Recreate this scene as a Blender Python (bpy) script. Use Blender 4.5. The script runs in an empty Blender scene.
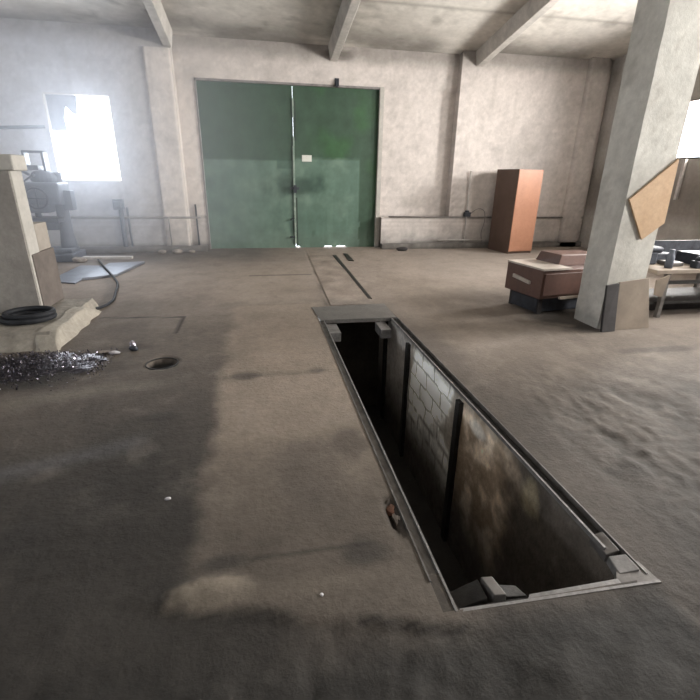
import bpy, bmesh, math, random
from mathutils import Vector, Matrix, noise
random.seed(7)
C = bpy.context.scene.collection
sc = bpy.context.scene
PI = math.pi

# ------------------------------------------------------------------ helpers
def sm(a, b, x):
    if a == b: return 1.0 if x > a else 0.0
    t = max(0., min(1., (x - a) / (b - a)))
    return t * t * (3 - 2 * t)
def fbm(x, y, z=0., o=5):
    return noise.fractal(Vector((x, y, z)), 0.9, 2.1, o) * 0.5
def nz(x, y, z=0.):
    return noise.noise(Vector((x, y, z)))
def mix(a, b, t):
    return tuple(a[i] * (1 - t) + b[i] * t for i in range(3))
def mul(a, k):
    return tuple(c * k for c in a)

def mat(name, col, col2=None, scale=6., lo=.35, hi=.7, rough=.85, metal=0., bump=.15, bscale=40., attr=False, fine=.25, spec=.3, dirt=None):
    """plaster / steel / wood: base colour (or the painted attribute) broken up by two noises, plus bump"""
    m = bpy.data.materials.new(name); m.use_nodes = True
    nt = m.node_tree; N = nt.nodes; L = nt.links
    b = N['Principled BSDF']
    b.inputs['Roughness'].default_value = rough
    b.inputs['Metallic'].default_value = metal
    b.inputs['Specular IOR Level'].default_value = spec
    tc = N.new('ShaderNodeTexCoord')
    def nzn(s, d=6, r=.6):
        n = N.new('ShaderNodeTexNoise'); n.inputs['Scale'].default_value = s
        n.inputs['Detail'].default_value = d; n.inputs['Roughness'].default_value = r
        L.new(tc.outputs['Object'], n.inputs['Vector']); return n
    def ramp(src, p0, p1, c0=(0,0,0,1), c1=(1,1,1,1)):
        r = N.new('ShaderNodeValToRGB'); L.new(src, r.inputs[0])
        r.color_ramp.elements[0].position = p0; r.color_ramp.elements[0].color = c0
        r.color_ramp.elements[1].position = p1; r.color_ramp.elements[1].color = c1
        return r
    def mixn(mode, fac, a, bb):
        x = N.new('ShaderNodeMix'); x.data_type = 'RGBA'; x.blend_type = mode
        for s, v in ((0, fac), (6, a), (7, bb)):
            if hasattr(v, 'default_value') or hasattr(v, 'is_linked'): L.new(v, x.inputs[s])
            elif s == 0: x.inputs[0].default_value = v
            else: x.inputs[s].default_value = (*v, 1)
        return x.outputs[2]
    if attr:
        at = N.new('ShaderNodeAttribute'); at.attribute_name = 'Col'; cur = at.outputs['Color']
    else:
        r = ramp(nzn(scale).outputs['Fac'], lo, hi)
        cur = mixn('MIX', r.outputs['Color'], col, col2 or mul(col, .6))
    if dirt:                                             # (colour, z_low, z_high): grime creeping up from the ground
        sx = N.new('ShaderNodeSeparateXYZ'); L.new(tc.outputs['Object'], sx.inputs[0])
        mr = N.new('ShaderNodeMapRange'); L.new(sx.outputs['Z'], mr.inputs[0])
        mr.inputs[1].default_value = dirt[1]; mr.inputs[2].default_value = dirt[2]
        mr.inputs[3].default_value = .8; mr.inputs[4].default_value = 0
        cur = mixn('MIX', mr.outputs[0], cur, dirt[0])
    f = nzn(bscale * .8, 8, .7)
    fr = ramp(f.outputs['Fac'], .3, .72, (1 - fine,) * 3 + (1,), (1 + fine * .6,) * 3 + (1,))
    cur = mixn('MULTIPLY', 1., cur, fr.outputs['Color'])
    L.new(cur, b.inputs['Base Color'])
    if bump:
        bn = N.new('ShaderNodeBump'); bn.inputs['Strength'].default_value = bump; bn.inputs['Distance'].default_value = .02
        L.new(nzn(bscale, 8, .65).outputs['Fac'], bn.inputs['Height']); L.new(bn.outputs[0], b.inputs['Normal'])
    return m

def obj(name, bm, m, parent=None, smooth=False, bevel=0.):
    me = bpy.data.meshes.new(name)
    bmesh.ops.recalc_face_normals(bm, faces=bm.faces[:])
    bm.to_mesh(me); bm.free()
    o = bpy.data.objects.new(name, me); C.objects.link(o)
    me.materials.append(m)
    if smooth:
        for p in me.polygons: p.use_smooth = True
    if bevel:
        b = o.modifiers.new('Bevel', 'BEVEL'); b.width = bevel; b.segments = 2; b.limit_method = 'ANGLE'
    if parent is not None:
        o.parent = parent
    return o
def thing(name, label, cat, loc=(0,0,0), rotz=0., group=None):
    o = bpy.data.objects.new(name, None); C.objects.link(o)
    o.empty_display_size = .1
    o.location = loc; o.rotation_euler = (0, 0, rotz)
    o['label'] = label; o['category'] = cat
    if group: o['group'] = group
    return o
def tag(o, label, cat, group=None, kind=None):
    o['label'] = label; o['category'] = cat
    if group: o['group'] = group
    if kind: o['kind'] = kind
    return o
def struct(name, bm, m, parent=None, **k):
    o = obj(name, bm, m, parent, **k)
    o['kind'] = 'structure'
    return o
def B(): return bmesh.new()
def box(bm, x0, x1, y0, y1, z0, z1, M=None):
    vs = [bm.verts.new(Vector((x, y, z)) if M is None else M @ Vector((x, y, z))) for x in (x0, x1) for y in (y0, y1) for z in (z0, z1)]
    for f in ((0,1,3,2),(4,6,7,5),(0,4,5,1),(2,3,7,6),(0,2,6,4),(1,5,7,3)):
        bm.faces.new([vs[i] for i in f])
    return bm
def hexa(bm, pts):
    """eight corners: bottom four then top four, in order"""
    vs = [bm.verts.new(p) for p in pts]
    for f in ((3,2,1,0),(4,5,6,7),(0,1,5,4),(1,2,6,5),(2,3,7,6),(3,0,4,7)):
        bm.faces.new([vs[i] for i in f])
    return bm
def tube(bm, pts, r, n=8, cap=True):
    pts = [Vector(p) for p in pts]; rings = []
    rr = r if isinstance(r, (list, tuple)) else [r] * len(pts)
    up = None
    for i, p in enumerate(pts):
        t = (pts[min(i+1, len(pts)-1)] - pts[max(i-1, 0)]).normalized()
        if up is None:
            up = Vector((0,0,1)) if abs(t.z) < .9 else Vector((1,0,0))
        a = t.cross(up).normalized(); u = a.cross(t).normalized(); up = u
        rings.append([bm.verts.new(p + a * math.cos(2*PI*k/n) * rr[i] + u * math.sin(2*PI*k/n) * rr[i]) for k in range(n)])
    for i in range(len(rings)-1):
        for k in range(n):
            bm.faces.new([rings[i][k], rings[i][(k+1) % n], rings[i+1][(k+1) % n], rings[i+1][k]])
    if cap:
        bm.faces.new(rings[0][::-1]); bm.faces.new(rings[-1])
    return bm
def lathe(bm, prof, c=(0,0,0), n=20, M=None):
    rings = []
    for r, z in prof:
        ring = []
        for k in range(n):
            v = Vector((r * math.cos(2*PI*k/n), r * math.sin(2*PI*k/n), z))
            if M is not None: v = M @ v
            ring.append(bm.verts.new(v + Vector(c)))
        rings.append(ring)
    for i in range(len(rings)-1):
        for k in range(n):
            bm.faces.new([rings[i][k], rings[i][(k+1) % n], rings[i+1][(k+1) % n], rings[i+1][k]])
    bm.faces.new(rings[0][::-1]); bm.faces.new(rings[-1])
    return bm
def torus(bm, c, R, r, axis='Z', nR=32, nr=8, sy=1.):
    vs = []
    for i in range(nR):
        a = 2*PI*i/nR; row = []
        for j in range(nr):
            b = 2*PI*j/nr
            x, y, z = (R + r*math.cos(b))*math.cos(a), (R + r*math.cos(b))*math.sin(a)*sy, r*math.sin(b)
            if axis == 'X': x, y, z = z, x, y
            if axis == 'Y': x, y, z = x, z, y
            row.append(bm.verts.new(Vector((x, y, z)) + Vector(c)))
        vs.append(row)
    for i in range(nR):
        for j in range(nr):
            bm.faces.new([vs[i][j], vs[(i+1) % nR][j], vs[(i+1) % nR][(j+1) % nr], vs[i][(j+1) % nr]])
    return bm
def steps(marks, d):
    """sorted coordinates through all marks with spacing at most d"""
    out = []
    for a, b in zip(marks, marks[1:]):
        n = max(1, int(math.ceil((b - a) / d)))
        out += [a + (b - a) * i / n for i in range(n)]
    return out + [marks[-1]]
def sheet(name, us, vs, place, colour, m, skip=None, parent=None, is_struct=True, smooth=True):
    """grid of faces over us x vs; place(u,v)->point, colour(u,v)->rgb painted into the surface, skip(u,v)->True leaves a hole"""
    bm = bmesh.new(); g = {}; cols = []
    def V(i, j):
        if (i, j) not in g:
            g[i, j] = bm.verts.new(place(us[i], vs[j])); cols.append(colour(us[i], vs[j]))
        return g[i, j]
    for i in range(len(us)-1):
        for j in range(len(vs)-1):
            if skip and skip((us[i]+us[i+1])/2, (vs[j]+vs[j+1])/2): continue
            bm.faces.new([V(i,j), V(i+1,j), V(i+1,j+1), V(i,j+1)])
    me = bpy.data.meshes.new(name); bm.to_mesh(me); bm.free()
    a = me.color_attributes.new('Col', 'FLOAT_COLOR', 'POINT')
    flat = []
    for c in cols: flat += [max(0, c[0]), max(0, c[1]), max(0, c[2]), 1.]
    a.data.foreach_set('color', flat)
    o = bpy.data.objects.new(name, me); C.objects.link(o); me.materials.append(m)
    if smooth:
        for p in me.polygons: p.use_smooth = True
    if parent is not None: o.parent = parent
    if is_struct: o['kind'] = 'structure'
    return o
def lines(pts, d=.08):
    """smooth path through points (Catmull-Rom)"""
    P = [Vector(p) for p in pts]; out = []
    for i in range(len(P)-1):
        p0, p1, p2, p3 = P[max(i-1,0)], P[i], P[i+1], P[min(i+2,len(P)-1)]
        n = max(2, int((p2-p1).length / d))
        for k in range(n):
            t = k / n
            out.append(.5*((2*p1)+(p2-p0)*t+(2*p0-5*p1+4*p2-p3)*t*t+(3*p1-p0-3*p2+p3)*t**3))
    return out + [P[-1]]

# ------------------------------------------------------------------ materials
FLOORM = mat('FloorConcrete', None, attr=True, rough=.8, bump=.35, bscale=26, fine=.16, spec=.25)
PLAST = mat('PaintedPlaster', None, attr=True, rough=.9, bump=.2, bscale=18, fine=.14, spec=.15)
DOORM = mat('GreenDoorPaint', None, attr=True, rough=.5, bump=.06, bscale=14, fine=.12, spec=.35)
PITM = mat('PitMasonry', None, attr=True, rough=.9, bump=.5, bscale=26, fine=.3, spec=.15)
WHITEW = mat('ColumnWhitewash', (.52,.50,.46), (.43,.41,.38), scale=3, rough=.9, bump=.25, bscale=16, fine=.14)
CONC = mat('PlinthConcrete', (.36,.33,.28), (.22,.2,.175), scale=5, bump=.4, bscale=20, fine=.25)
MORTAR = mat('PaleMortar', (.45,.41,.35), (.36,.33,.28), scale=5, bump=.4, bscale=20, fine=.2)
STEEL = mat('WornSteel', (.2,.19,.18), (.1,.09,.085), scale=12, rough=.5, metal=.45, bump=.1, bscale=60)
STEELL = mat('ScuffedBrightSteel', (.25,.24,.235), (.14,.135,.13), scale=14, rough=.5, metal=.3, bump=.1, bscale=60)
STEELD = mat('OilySteel', (.045,.042,.04), (.02,.019,.018), scale=12, rough=.55, metal=.3, bump=.2, bscale=50)
PLATE = mat('CoverPlateSteel', (.17,.16,.15), (.12,.112,.105), scale=7, rough=.55, metal=.3, bump=.12, bscale=50)
SHEET = mat('GalvanizedSheet', (.27,.285,.32), (.18,.19,.22), scale=4, rough=.4, metal=.5, bump=.05, bscale=20)
RUBBER = mat('BlackRubber', (.028,.03,.036), (.016,.017,.02), scale=10, rough=.65, bump=.15, bscale=40)
MACH = mat('MachineGreyPaint', (.12,.135,.17), (.07,.08,.1), scale=6, rough=.55, bump=.1, bscale=30)
MACHD = mat('MachineDarkIron', (.06,.065,.08), (.03,.033,.04), scale=8, rough=.5, metal=.4, bump=.1, bscale=30)
WOODO = mat('OrangeVeneer', (.40,.20,.125), (.33,.16,.1), scale=2.5, rough=.45, bump=.04, bscale=30, fine=.1)
WOODS = mat('WardrobeSideBoard', (.13,.085,.068), (.1,.065,.05), scale=3, rough=.6, bump=.04, bscale=30, fine=.1)
WOODB = mat('BrownVeneer', (.125,.066,.052), (.085,.046,.037), scale=4, rough=.4, bump=.06, bscale=30, fine=.15, spec=.5)
WOODT = mat('PaleTop', (.55,.5,.45), (.4,.34,.3), scale=5, rough=.35, bump=.05, bscale=30, fine=.15, spec=.6)  # paler than the veneered body; top board and handle strip
PLY = mat('Plywood', (.56,.39,.25), (.49,.33,.2), scale=3, rough=.7, bump=.06, bscale=26, fine=.14)
TANB = mat('DirtyTanBoard', (.3,.25,.2), (.2,.165,.135), scale=4, rough=.8, bump=.1, bscale=20, fine=.2)
DARKB = mat('SootyBoard', (.05,.045,.045), (.03,.028,.028), scale=5, rough=.7, bump=.1, bscale=20)
PAPER = mat('NoticePaper', (.72,.72,.66), (.66,.66,.6), scale=5, rough=.8, bump=0, fine=.05)
PIPE = mat('GrimyPipePaint', (.3,.28,.27), (.18,.165,.16), scale=8, rough=.6, bump=.1, bscale=40)
PIPEL = mat('PalePipePaint', (.6,.57,.54), (.45,.42,.4), scale=8, rough=.6, bump=.1, bscale=40)
RUBBLE = mat('BrokenConcrete', (.34,.3,.26), (.2,.17,.15), scale=14, rough=.9, bump=.5, bscale=30)
BRICK = mat('BrokenBrick', (.3,.15,.1), (.17,.1,.075), scale=10, rough=.9, bump=.5, bscale=30)
SWARF = mat('SteelShavings', (.12,.11,.13), (.035,.032,.04), scale=16, rough=.28, metal=.85, bump=.2, bscale=60)
SWARFB = mat('BrightShavings', (.6,.58,.66), (.3,.28,.34), scale=18, rough=.25, metal=.8, bump=.1, bscale=60)
WHITEB = mat('PaleScrap', (.6,.58,.6), (.45,.43,.45), scale=10, rough=.6, bump=.05)
ROOFM = mat('CeilingWhitewash', None, attr=True, rough=.92, bump=.15, bscale=14, fine=.12, spec=.1)
BEAMM = mat('BeamConcrete', (.56,.53,.49), (.42,.40,.37), scale=3, rough=.9, bump=.2, bscale=16, fine=.16)

# ------------------------------------------------------------------ dimensions (metres; camera stands over the origin)
WY = 10.42            # face of the back wall right and left of the door bay
BAY = 10.66           # back of the door bay
PX0, PX1, PY0, PY1 = .63, 1.575, 1.2, 5.60     # cut-out in the floor
IX0, IX1, IY0, IY1 = .685, 1.50, 1.225, 5.57    # inside faces of the pit
PD = -1.45
def ceil_z(y): return 4.04 + .17 * (WY - y) if y > 1 else 4.04 + .17 * (WY - 1) - .17 * (1 - y)

# ------------------------------------------------------------------ floor
def lumps(x, y): return 1.3 * (.020 * fbm(x*2.6, y*2.6, 3, 4) + .016 * nz(x*7, y*7, 5) * sm(-.2, .5, nz(x*1.7, y*1.7, 15)) + .009 * nz(x*17, y*17, 6))
def floor_h(x, y):
    h = 0.
    rough = sm(.15, .7, x - 1.55) * sm(3.9, 2.5, y) + sm(1.35, .9, y) + .35 * sm(-.3, -.9, x) * sm(5.5, 4, y)
    h += min(rough, 1.) * (lumps(x, y) - .006)
    h += .004 * fbm(x*2, y*2, 9, 3)
    d = math.hypot((x + .92) / .14, (y - 4.0) / .14)               # sunken drain
    h -= .05 * sm(1.05, .8, d)
    d = math.hypot((x - .615) / .06, (y - 1.76) / .16) + .3 * nz(x*30, y*30)   # chipped edge beside the rail
    if x < .66: h -= .055 * sm(1.05, .6, d)
    d = math.hypot((x + .3) / .17, (y - 1.47) / .07)               # lump of spilt mortar
    h += .025 * sm(1.2, .3, d) * (1 + .6 * nz(x*20, y*20))
    d = math.hypot((x + .33) / .05, (y - 1.475) / .02); h -= .02 * sm(1.2, .4, d)
    # shallow step where the smooth screed ends, and the crack running into the pit corner
    edge = 1.39 - .25*(x+.37) + .03 * nz(x*3, 0, 2) + .02 * nz(x*14, 1, 2)
    if -.9 < x < 1.2: h -= .018 * sm(edge + .02, edge - .03, y) * sm(1.1, .5, x) * sm(-.8, -.35, x)
    near = max(0, 1 - min(abs(x - PX0), abs(x - PX1)) / .03) if PY0 - .05 < y < PY1 else 0
    if near or (PX0 <= x <= PX1 and abs(y - PY0) < .03): h *= .2
    return h
def seam(d, w): return max(0., 1 - abs(d) / w)
def floor_c(x, y):
    n1 = fbm(x*.9, y*.9, 1); n2 = fbm(x*3.1, y*3.1, 4); n3 = fbm(x*11, y*11, 8, 3)
    far = (.295, .247, .21); mid = (.15, .125, .105); dark = (.030, .028, .0255); slab = (.235, .193, .156)
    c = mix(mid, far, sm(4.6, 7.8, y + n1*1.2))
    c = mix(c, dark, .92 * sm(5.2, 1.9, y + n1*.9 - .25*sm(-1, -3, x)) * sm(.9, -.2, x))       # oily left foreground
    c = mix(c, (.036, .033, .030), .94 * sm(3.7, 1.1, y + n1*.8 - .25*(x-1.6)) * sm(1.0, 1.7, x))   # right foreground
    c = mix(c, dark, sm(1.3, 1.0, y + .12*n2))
    c = mix(c, (.23,.19,.155), .55 * sm(1.62, 2.0, x) * sm(3.1, 2.3, x) * sm(3.4, 4.6, y) * sm(8, 6.5, y))
    c = mix(c, (.085,.072,.062), .6 * sm(1.55, 1.6, x) * sm(.36, .06, x - 1.6 + n2*.2) * sm(5.0, 4.0, y))        # trodden oil beside the right rail
    # smooth screed strip to the left of the pit
    inx = sm(-.44, -.30, x + n2*.12 + n3*.03) * sm(.78, .6, x + n2*.1); yt = 1.40 - .25*(x+.37); iny = sm(yt-.03, yt+.03, y + n2*.10 + n3*.03) * sm(5.9, 5.8, y)
    s = mix((.105,.089,.074), slab, sm(1.6, 3.3, y + n1*.5))
    c = mix(c, s, .95 * inx * iny)
    c = mix(c, (.105,.09,.078), .5 * sm(.9, .3, math.hypot((x-.2)/.35, (y-2.2)/.55) + n2*.5) * inx)
    # paler concrete towards the door, left of the slab strip
    c = mix(c, (.30,.25,.205), .6 * sm(-.9, -.1, x) * sm(.9, .6, x) * sm(5.6, 6.2, y) * sm(9., 8., y))
    # darker band at the foot of the back wall on the left and beneath the door
    c = mix(c, (.11,.1,.092), .8 * sm(8.0, 9.9, y + n1*.8) * sm(1.1, -.5, x))
    c = mix(c, (.235,.205,.18), .5 * sm(2.6, 3.4, x) * sm(6, 8, y))
    # oil spots; the last two paint shade round the low cabinet and column foot
    for ox, oy, rx, ry, k in ((-.2,3.6,.16,.09,.65),(.42,3.62,.1,.07,.6),(.05,3.6,.3,.05,.45),(-.75,3.0,.16,.08,.5),(-1.25,1.9,.25,.12,.5),(.5,2.45,.12,.25,.45),(-.25,1.6,.13,.06,.7),(.38,1.55,.13,.1,.65),
                             (3.9,3.62,.6,.1,.5),(2.1,1.9,.2,.1,.4),(-1.2,4.45,.2,.1,.35),(-1.95,3.95,.75,.45,.85),(3.5,4.75,.5,.45,.75),(3.6,4.35,.3,.2,.8)):
        c = mix(c, (.035,.032,.03), k * sm(1.15, .4, math.hypot((x-ox)/rx, (y-oy)/ry) + n2*.7))
    # worn pale patches and dust
    c = mix(c, (.24,.205,.165), .8 * sm(1.05, .6, math.hypot((x+.27)/.19, (y-1.45)/.085) + n2*.7 + n3*.8))
    c = mix(c, (.13,.11,.09), .7 * sm(1.3, .35, math.hypot((x-.1)/.5, (y-1.42)/.07) + n2*.6))
    c = mix(c, (.30,.24,.19), .4 * sm(1., .2, math.hypot((x-.15)/.45, (y-4.3)/1.2)))
    c = mix(c, (.2,.175,.152), .25 * sm(.12, .35, n2 + .2*n3) * sm(1.5, 3., y))
    c = mix(c, (.17,.15,.125), .55 * seam(y - (3.42 + .22*(x+1.5) + .12*n1), .16) * sm(-.5, -1., x) * sm(-3, -2, x))
    c = mix(c, (.11,.11,.115), .45 * seam(y - (2.55 + .35*(x+1.2)), .14) * sm(-.7, -.9, x))
    # cast seams
    dk = 0.
    if -1.85 < x < -.93: dk = max(dk, seam(y - (5.46 - .09*(x+1.4)), .03))
    if 4.8 < y < 5.45: dk = max(dk, seam(x + .93, .032))
    if -.2 < x < .85: dk = max(dk, .75*seam(y - 7.68, .06))
    if -.35 < x < .62: dk = max(dk, .5*seam(y - 5.86, .03))
    if -.1 < x < .45: dk = max(dk, .7*seam(y - 1.597, .013))
    if 5.7 < y < 8.6: dk = max(dk, .55*seam(x - (.81 + .045*(y-5.77)), .02))
    if .3 < x < .68 : dk = max(dk, .9*seam(y - (1.215 - .32*(x-.36)) - .03*n3, .028))
    c = mix(c, (.03,.027,.024), dk)
    d = math.hypot((x + .92) / .13, (y - 4.0) / .13)
    c = mix(c, (.012,.011,.01), sm(1.02, .85, d))
    d = math.hypot((x - .6) / .07, (y - 1.76) / .17)
    c = mix(c, (.03,.024,.02), .85 * sm(1.1, .6, d))
    lump = max(sm(.15, .7, x - 1.55) * sm(3.9, 2.5, y), sm(1.35,.9,y))
    k = 1 + .18*n1 + .3*n2 + .22*n3 + lump*(.2*n3 + max(-.6, min(.4, 15*lumps(x, y))))
    return mul(c, max(.35, k))
def axis(parts):
    out = []
    for a, b, d in parts:
        n = max(1, round((b - a) / d)); out += [a + (b-a)*i/n for i in range(n)]
    return out + [parts[-1][1]]
us = axis([(-9.2,-3.2,.3),(-3.2,-1.6,.06),(-1.6,PX0,.025),(PX0,PX1,.045),(PX1,2.6,.025),(2.6,3.4,.035),(3.4,4.6,.06),(4.6,8.2,.2)])
vs = axis([(-8.8,.2,.4),(.2,.75,.05),(.75,PY0,.025),(PY0,2.6,.025),(2.6,PY1,.045),(PY1,9.,.06),(9.,10.9,.08)])
def in_pit(x, y): return PX0 < x < PX1 and PY0 < y < PY1
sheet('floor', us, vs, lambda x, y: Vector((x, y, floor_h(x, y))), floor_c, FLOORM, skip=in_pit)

# pale cast strip from the cover plate towards the door, with an open groove on its right side
def strip_c(x, y):
    n = fbm(x*3, y*3, 12); return mul(mix((.27,.225,.19), (.2,.17,.147), sm(6.2,5.7,y)), 1 + .7*n)
o = sheet('floor_strip', axis([(.86,1.46,.06)]), axis([(5.68,9.6,.06)]), lambda x, y: Vector((x + .03*(y-5.7)*(1-(x-.86)/.6)*1.0, y, .006)), strip_c, FLOORM)
bm = B()
hexa(bm, [(1.425,5.95,-.02),(1.475,5.95,-.02),(1.56,9.55,-.02),(1.485,9.55,-.02),(1.425,5.95,.009),(1.475,5.95,.009),(1.56,9.55,.009),(1.485,9.55,.009)])
tag(obj('rail_groove', bm, STEELD), 'long dark sunken steel groove running from pit cover towards the green door', 'rail')
bm = B()
hexa(bm, [(1.70,8.9,-.01),(1.80,8.85,-.01),(1.83,9.7,-.01),(1.75,9.75,-.01),(1.70,8.9,.012),(1.80,8.85,.012),(1.83,9.7,.012),(1.75,9.75,.012)])
tag(obj('steel_offcut', bm, STEELD), 'short dark steel offcut on floor beside the groove near the door', 'scrap metal')

# ------------------------------------------------------------------ pit walls
def pit_c(y, z):
    n1 = fbm(y*1.3, z*1.3, 20); n2 = fbm(y*5, z*5, 22); n3 = nz(y*14, z*14)
    c = mix((.30,.27,.23), (.2,.18,.155), sm(-.2,.3,n1))
    if 2.98 < y < 4.25:                                            # whitewashed blockwork panel
        row = math.floor(z / .17); row = math.floor((z+.03*nz(y*6,z*6,3))/.17); by = (y + .04*nz(y*6,z*6,9) + (row % 2) * .17) / .34
        j = max(seam((z+.03*nz(y*6,z*6,3))/.17 - round((z+.03*nz(y*6,z*6,3))/.17), .1), seam(by - round(by), .055)); j = min(1, j*1.3) * sm(-.5,.0,n2+.2)
        w = mix((.8,.8,.76), (.2,.19,.17), .9*j)
        c = mix(c, w, sm(-.25, .05, n1 + .35*n2 + .25 - .5*seam(y-3.0,.25) - .5*seam(y-4.25, .2)) * sm(-1.3,-.6,z))
    elif y < 2.98:
        c = mix((.28,.215,.155), (.55,.46,.36), sm(-.1,.3,n2+n1+.1)*sm(2.1,2.4,y))
        c = mix(c, (.062,.052,.043), sm(2.35,2.05,y + n2*.3))
        c = mix(c, (.5,.47,.42), .8*sm(.75,.3,math.hypot((y-2.7)/.22,(z+.14)/.1)+n2*.4))
        c = mix(c, (.3,.25,.16), .5*sm(.6,.2,math.hypot((y-2.0)/.2,(z+.2)/.25)+n2*.7))
    else:
        c = mix((.36,.34,.32), (.24,.22,.2), sm(-.1,.3,n2))
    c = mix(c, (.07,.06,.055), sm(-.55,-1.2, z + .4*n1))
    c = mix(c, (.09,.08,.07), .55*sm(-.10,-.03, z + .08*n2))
    return mul(c, 1.7*(1 + .5*n2 + .15*n3))
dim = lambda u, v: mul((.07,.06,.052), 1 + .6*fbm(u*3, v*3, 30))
zs = axis([(PD-.08,-.6,.04),(-.6,-.022,.016)])
ys = axis([(IY0-.03,2.9,.03),(2.9,4.3,.014),(4.3,IY1+.03,.03)])
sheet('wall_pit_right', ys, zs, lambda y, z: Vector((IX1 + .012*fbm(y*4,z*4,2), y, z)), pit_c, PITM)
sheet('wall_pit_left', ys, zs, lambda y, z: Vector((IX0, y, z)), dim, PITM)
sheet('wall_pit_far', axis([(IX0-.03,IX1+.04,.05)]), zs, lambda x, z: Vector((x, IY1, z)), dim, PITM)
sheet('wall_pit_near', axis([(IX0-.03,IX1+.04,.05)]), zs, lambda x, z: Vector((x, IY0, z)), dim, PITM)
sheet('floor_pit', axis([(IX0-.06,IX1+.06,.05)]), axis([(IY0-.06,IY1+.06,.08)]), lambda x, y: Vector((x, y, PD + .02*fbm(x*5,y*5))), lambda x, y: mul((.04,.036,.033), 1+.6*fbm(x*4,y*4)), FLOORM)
# masonry rim that carries the frame (closes the gap between floor cut-out and pit faces)
bm = B()
box(bm, PX0-.1, IX0-.012, PY0-.1, PY1+.1, -.2, -.062); box(bm, IX1+.016, PX1+.1, PY0-.1, PY1+.1, -.2, -.062)
box(bm, IX0-.012, IX1+.016, PY0-.1, IY0-.004, -.2, -.062); box(bm, IX0-.012, IX1+.016, IY1+.004, PY1+.1, -.2, -.062)
struct('trim_1', bm, DARKB)
for i, (yy, lab) in enumerate(((4.32,'farthest dark upright post in right pit wall'),(2.99,'nearest dark upright post in right pit wall, beside tan wall panel'),(5.2,''),)):
    bm = B(); box(bm, IX1-.035, IX1+.02, yy-.04, yy+.04, PD, -.06)
    o = obj('pit_post', bm, STEELD, bevel=.006)
    tag(o, ['dark upright post in the pit wall beyond the whitewashed blockwork', 'dark upright post in the pit wall between whitewashed blockwork and tan panel', 'dark upright post in the pit wall, the one nearest the cover plate'][i], 'post', 'upright posts along the right pit wall')

cfill = B(); hexa(cfill, [(.632,1.202,-.05),(IX0+.012,1.202,-.05),(IX0-.004,1.385,-.05),(.632,1.38,-.05),(.632,1.202,-.003),(IX0+.012,1.202,-.002),(IX0-.004,1.385,-.002),(.632,1.38,-.002)])
struct('floor_corner', cfill, mat('ScreedCorner', (.072,.061,.051), (.05,.043,.037), scale=9, bump=.3, bscale=26, fine=.2))
# steel frame round the pit
fr = thing('rim_frame', 'worn steel angle frame lining the rim of the open inspection pit', 'frame', (1.1,3.4,0))
def fpart(name, bm, m, label=None, **k):
    bmesh.ops.translate(bm, verts=bm.verts[:], vec=Vector((-1.1,-3.4,0)))
    o = obj(name, bm, m, fr, **k)
    if label: o['label'] = label
    return o
bm = B(); box(bm, IX1-.006, IX1+.006, IY0+.16, PY1-.56, -.024, .002); fpart('inner_lip', bm, STEELL, 'bright worn upright lip')
bm = B(); box(bm, IX1+.006, PX1-.006, IY0+.26, PY1-.56, -.06, -.028); fpart('ledge', bm, STEELD, 'dark oily recessed ledge')
bm = B(); box(bm, PX1-.004, PX1+.004, PY0+.02, PY1-.56, -.06, .005); fpart('outer_lip', bm, STEEL)
bm = B(); box(bm, IX0-.005, IX0+.005, IY0-.03, PY1-.56, -.024, .002); fpart('inner_lip', bm, STEELL, 'bright worn upright lip')
bm = B(); box(bm, PX0+.006, IX0-.006, IY0+.12, PY1-.56, -.06, -.016); fpart('ledge', bm, STEEL, 'recessed ledge packed with dirt')
bm = B(); box(bm, PX0-.004, PX0+.004, IY0+.12, PY1-.56, -.06, .005); fpart('outer_lip', bm, STEEL)
bm = B(); hexa(bm, [(1.0,1.205,-.06),(1.43,1.195,-.06),(1.43,1.228,-.06),(1.02,1.232,-.06),(1.0,1.205,-.008),(1.43,1.195,.0),(1.43,1.222,.0),(1.02,1.226,-.012)]); fpart('near_plate', bm, STEELL, 'bright scraped plate on near rim')
bm = B(); hexa(bm, [(.70,1.19,-.03),(1.6,1.172,-.03),(1.6,1.184,-.03),(.70,1.205,-.03),(.70,1.19,.0),(1.6,1.172,.004),(1.6,1.184,.004),(.70,1.205,.0)]); fpart('near_lip', bm, STEELL)
bm = B(); hexa(bm, [(1.40,1.19,-.05),(1.6,1.17,-.05),(1.59,1.3,-.05),(1.49,1.3,-.05),(1.40,1.19,-.004),(1.6,1.17,.004),(1.59,1.3,.0),(1.49,1.3,-.006)]); fpart('corner_plate', bm, STEEL)

def block(name, pts, m, label, cat='block', group=None):
    bm = B(); hexa(bm, pts); o = obj(name, bm, m, bevel=.004); tag(o, label, cat, group); return o
block('steel_block', [(.70,1.235,-.16),(.855,1.235,-.16),(.855,1.36,-.16),(.70,1.36,-.16),(.70,1.245,-.06),(.84,1.24,-.012),(.84,1.335,-.012),(.70,1.335,-.07)], STEELD, 'dark slanted block in the near left corner of the pit')
block('steel_block', [(.862,1.232,-.12),(.925,1.228,-.12),(.915,1.335,-.12),(.855,1.34,-.12),(.865,1.236,.004),(.918,1.232,.002),(.90,1.325,.004),(.85,1.33,.004)], STEEL, 'grey flat bar end beside the dark block in the pit corner')
block('steel_block', [(.93,1.245,-.12),(1.03,1.24,-.12),(1.03,1.31,-.12),(.93,1.31,-.12),(.93,1.245,-.03),(1.02,1.24,-.035),(1.0,1.3,-.04),(.92,1.31,-.03)], STEELD, 'dark steel stub on near pit rim right of the flat bar')
block('steel_block', [(1.46,1.245,-.05),(1.555,1.24,-.05),(1.56,1.335,-.05),(1.485,1.345,-.05),(1.46,1.245,-.002),(1.555,1.24,.01),(1.56,1.33,.008),(1.48,1.34,-.002)], STEELL, 'pale steel block in the near right corner of the pit frame')
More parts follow.
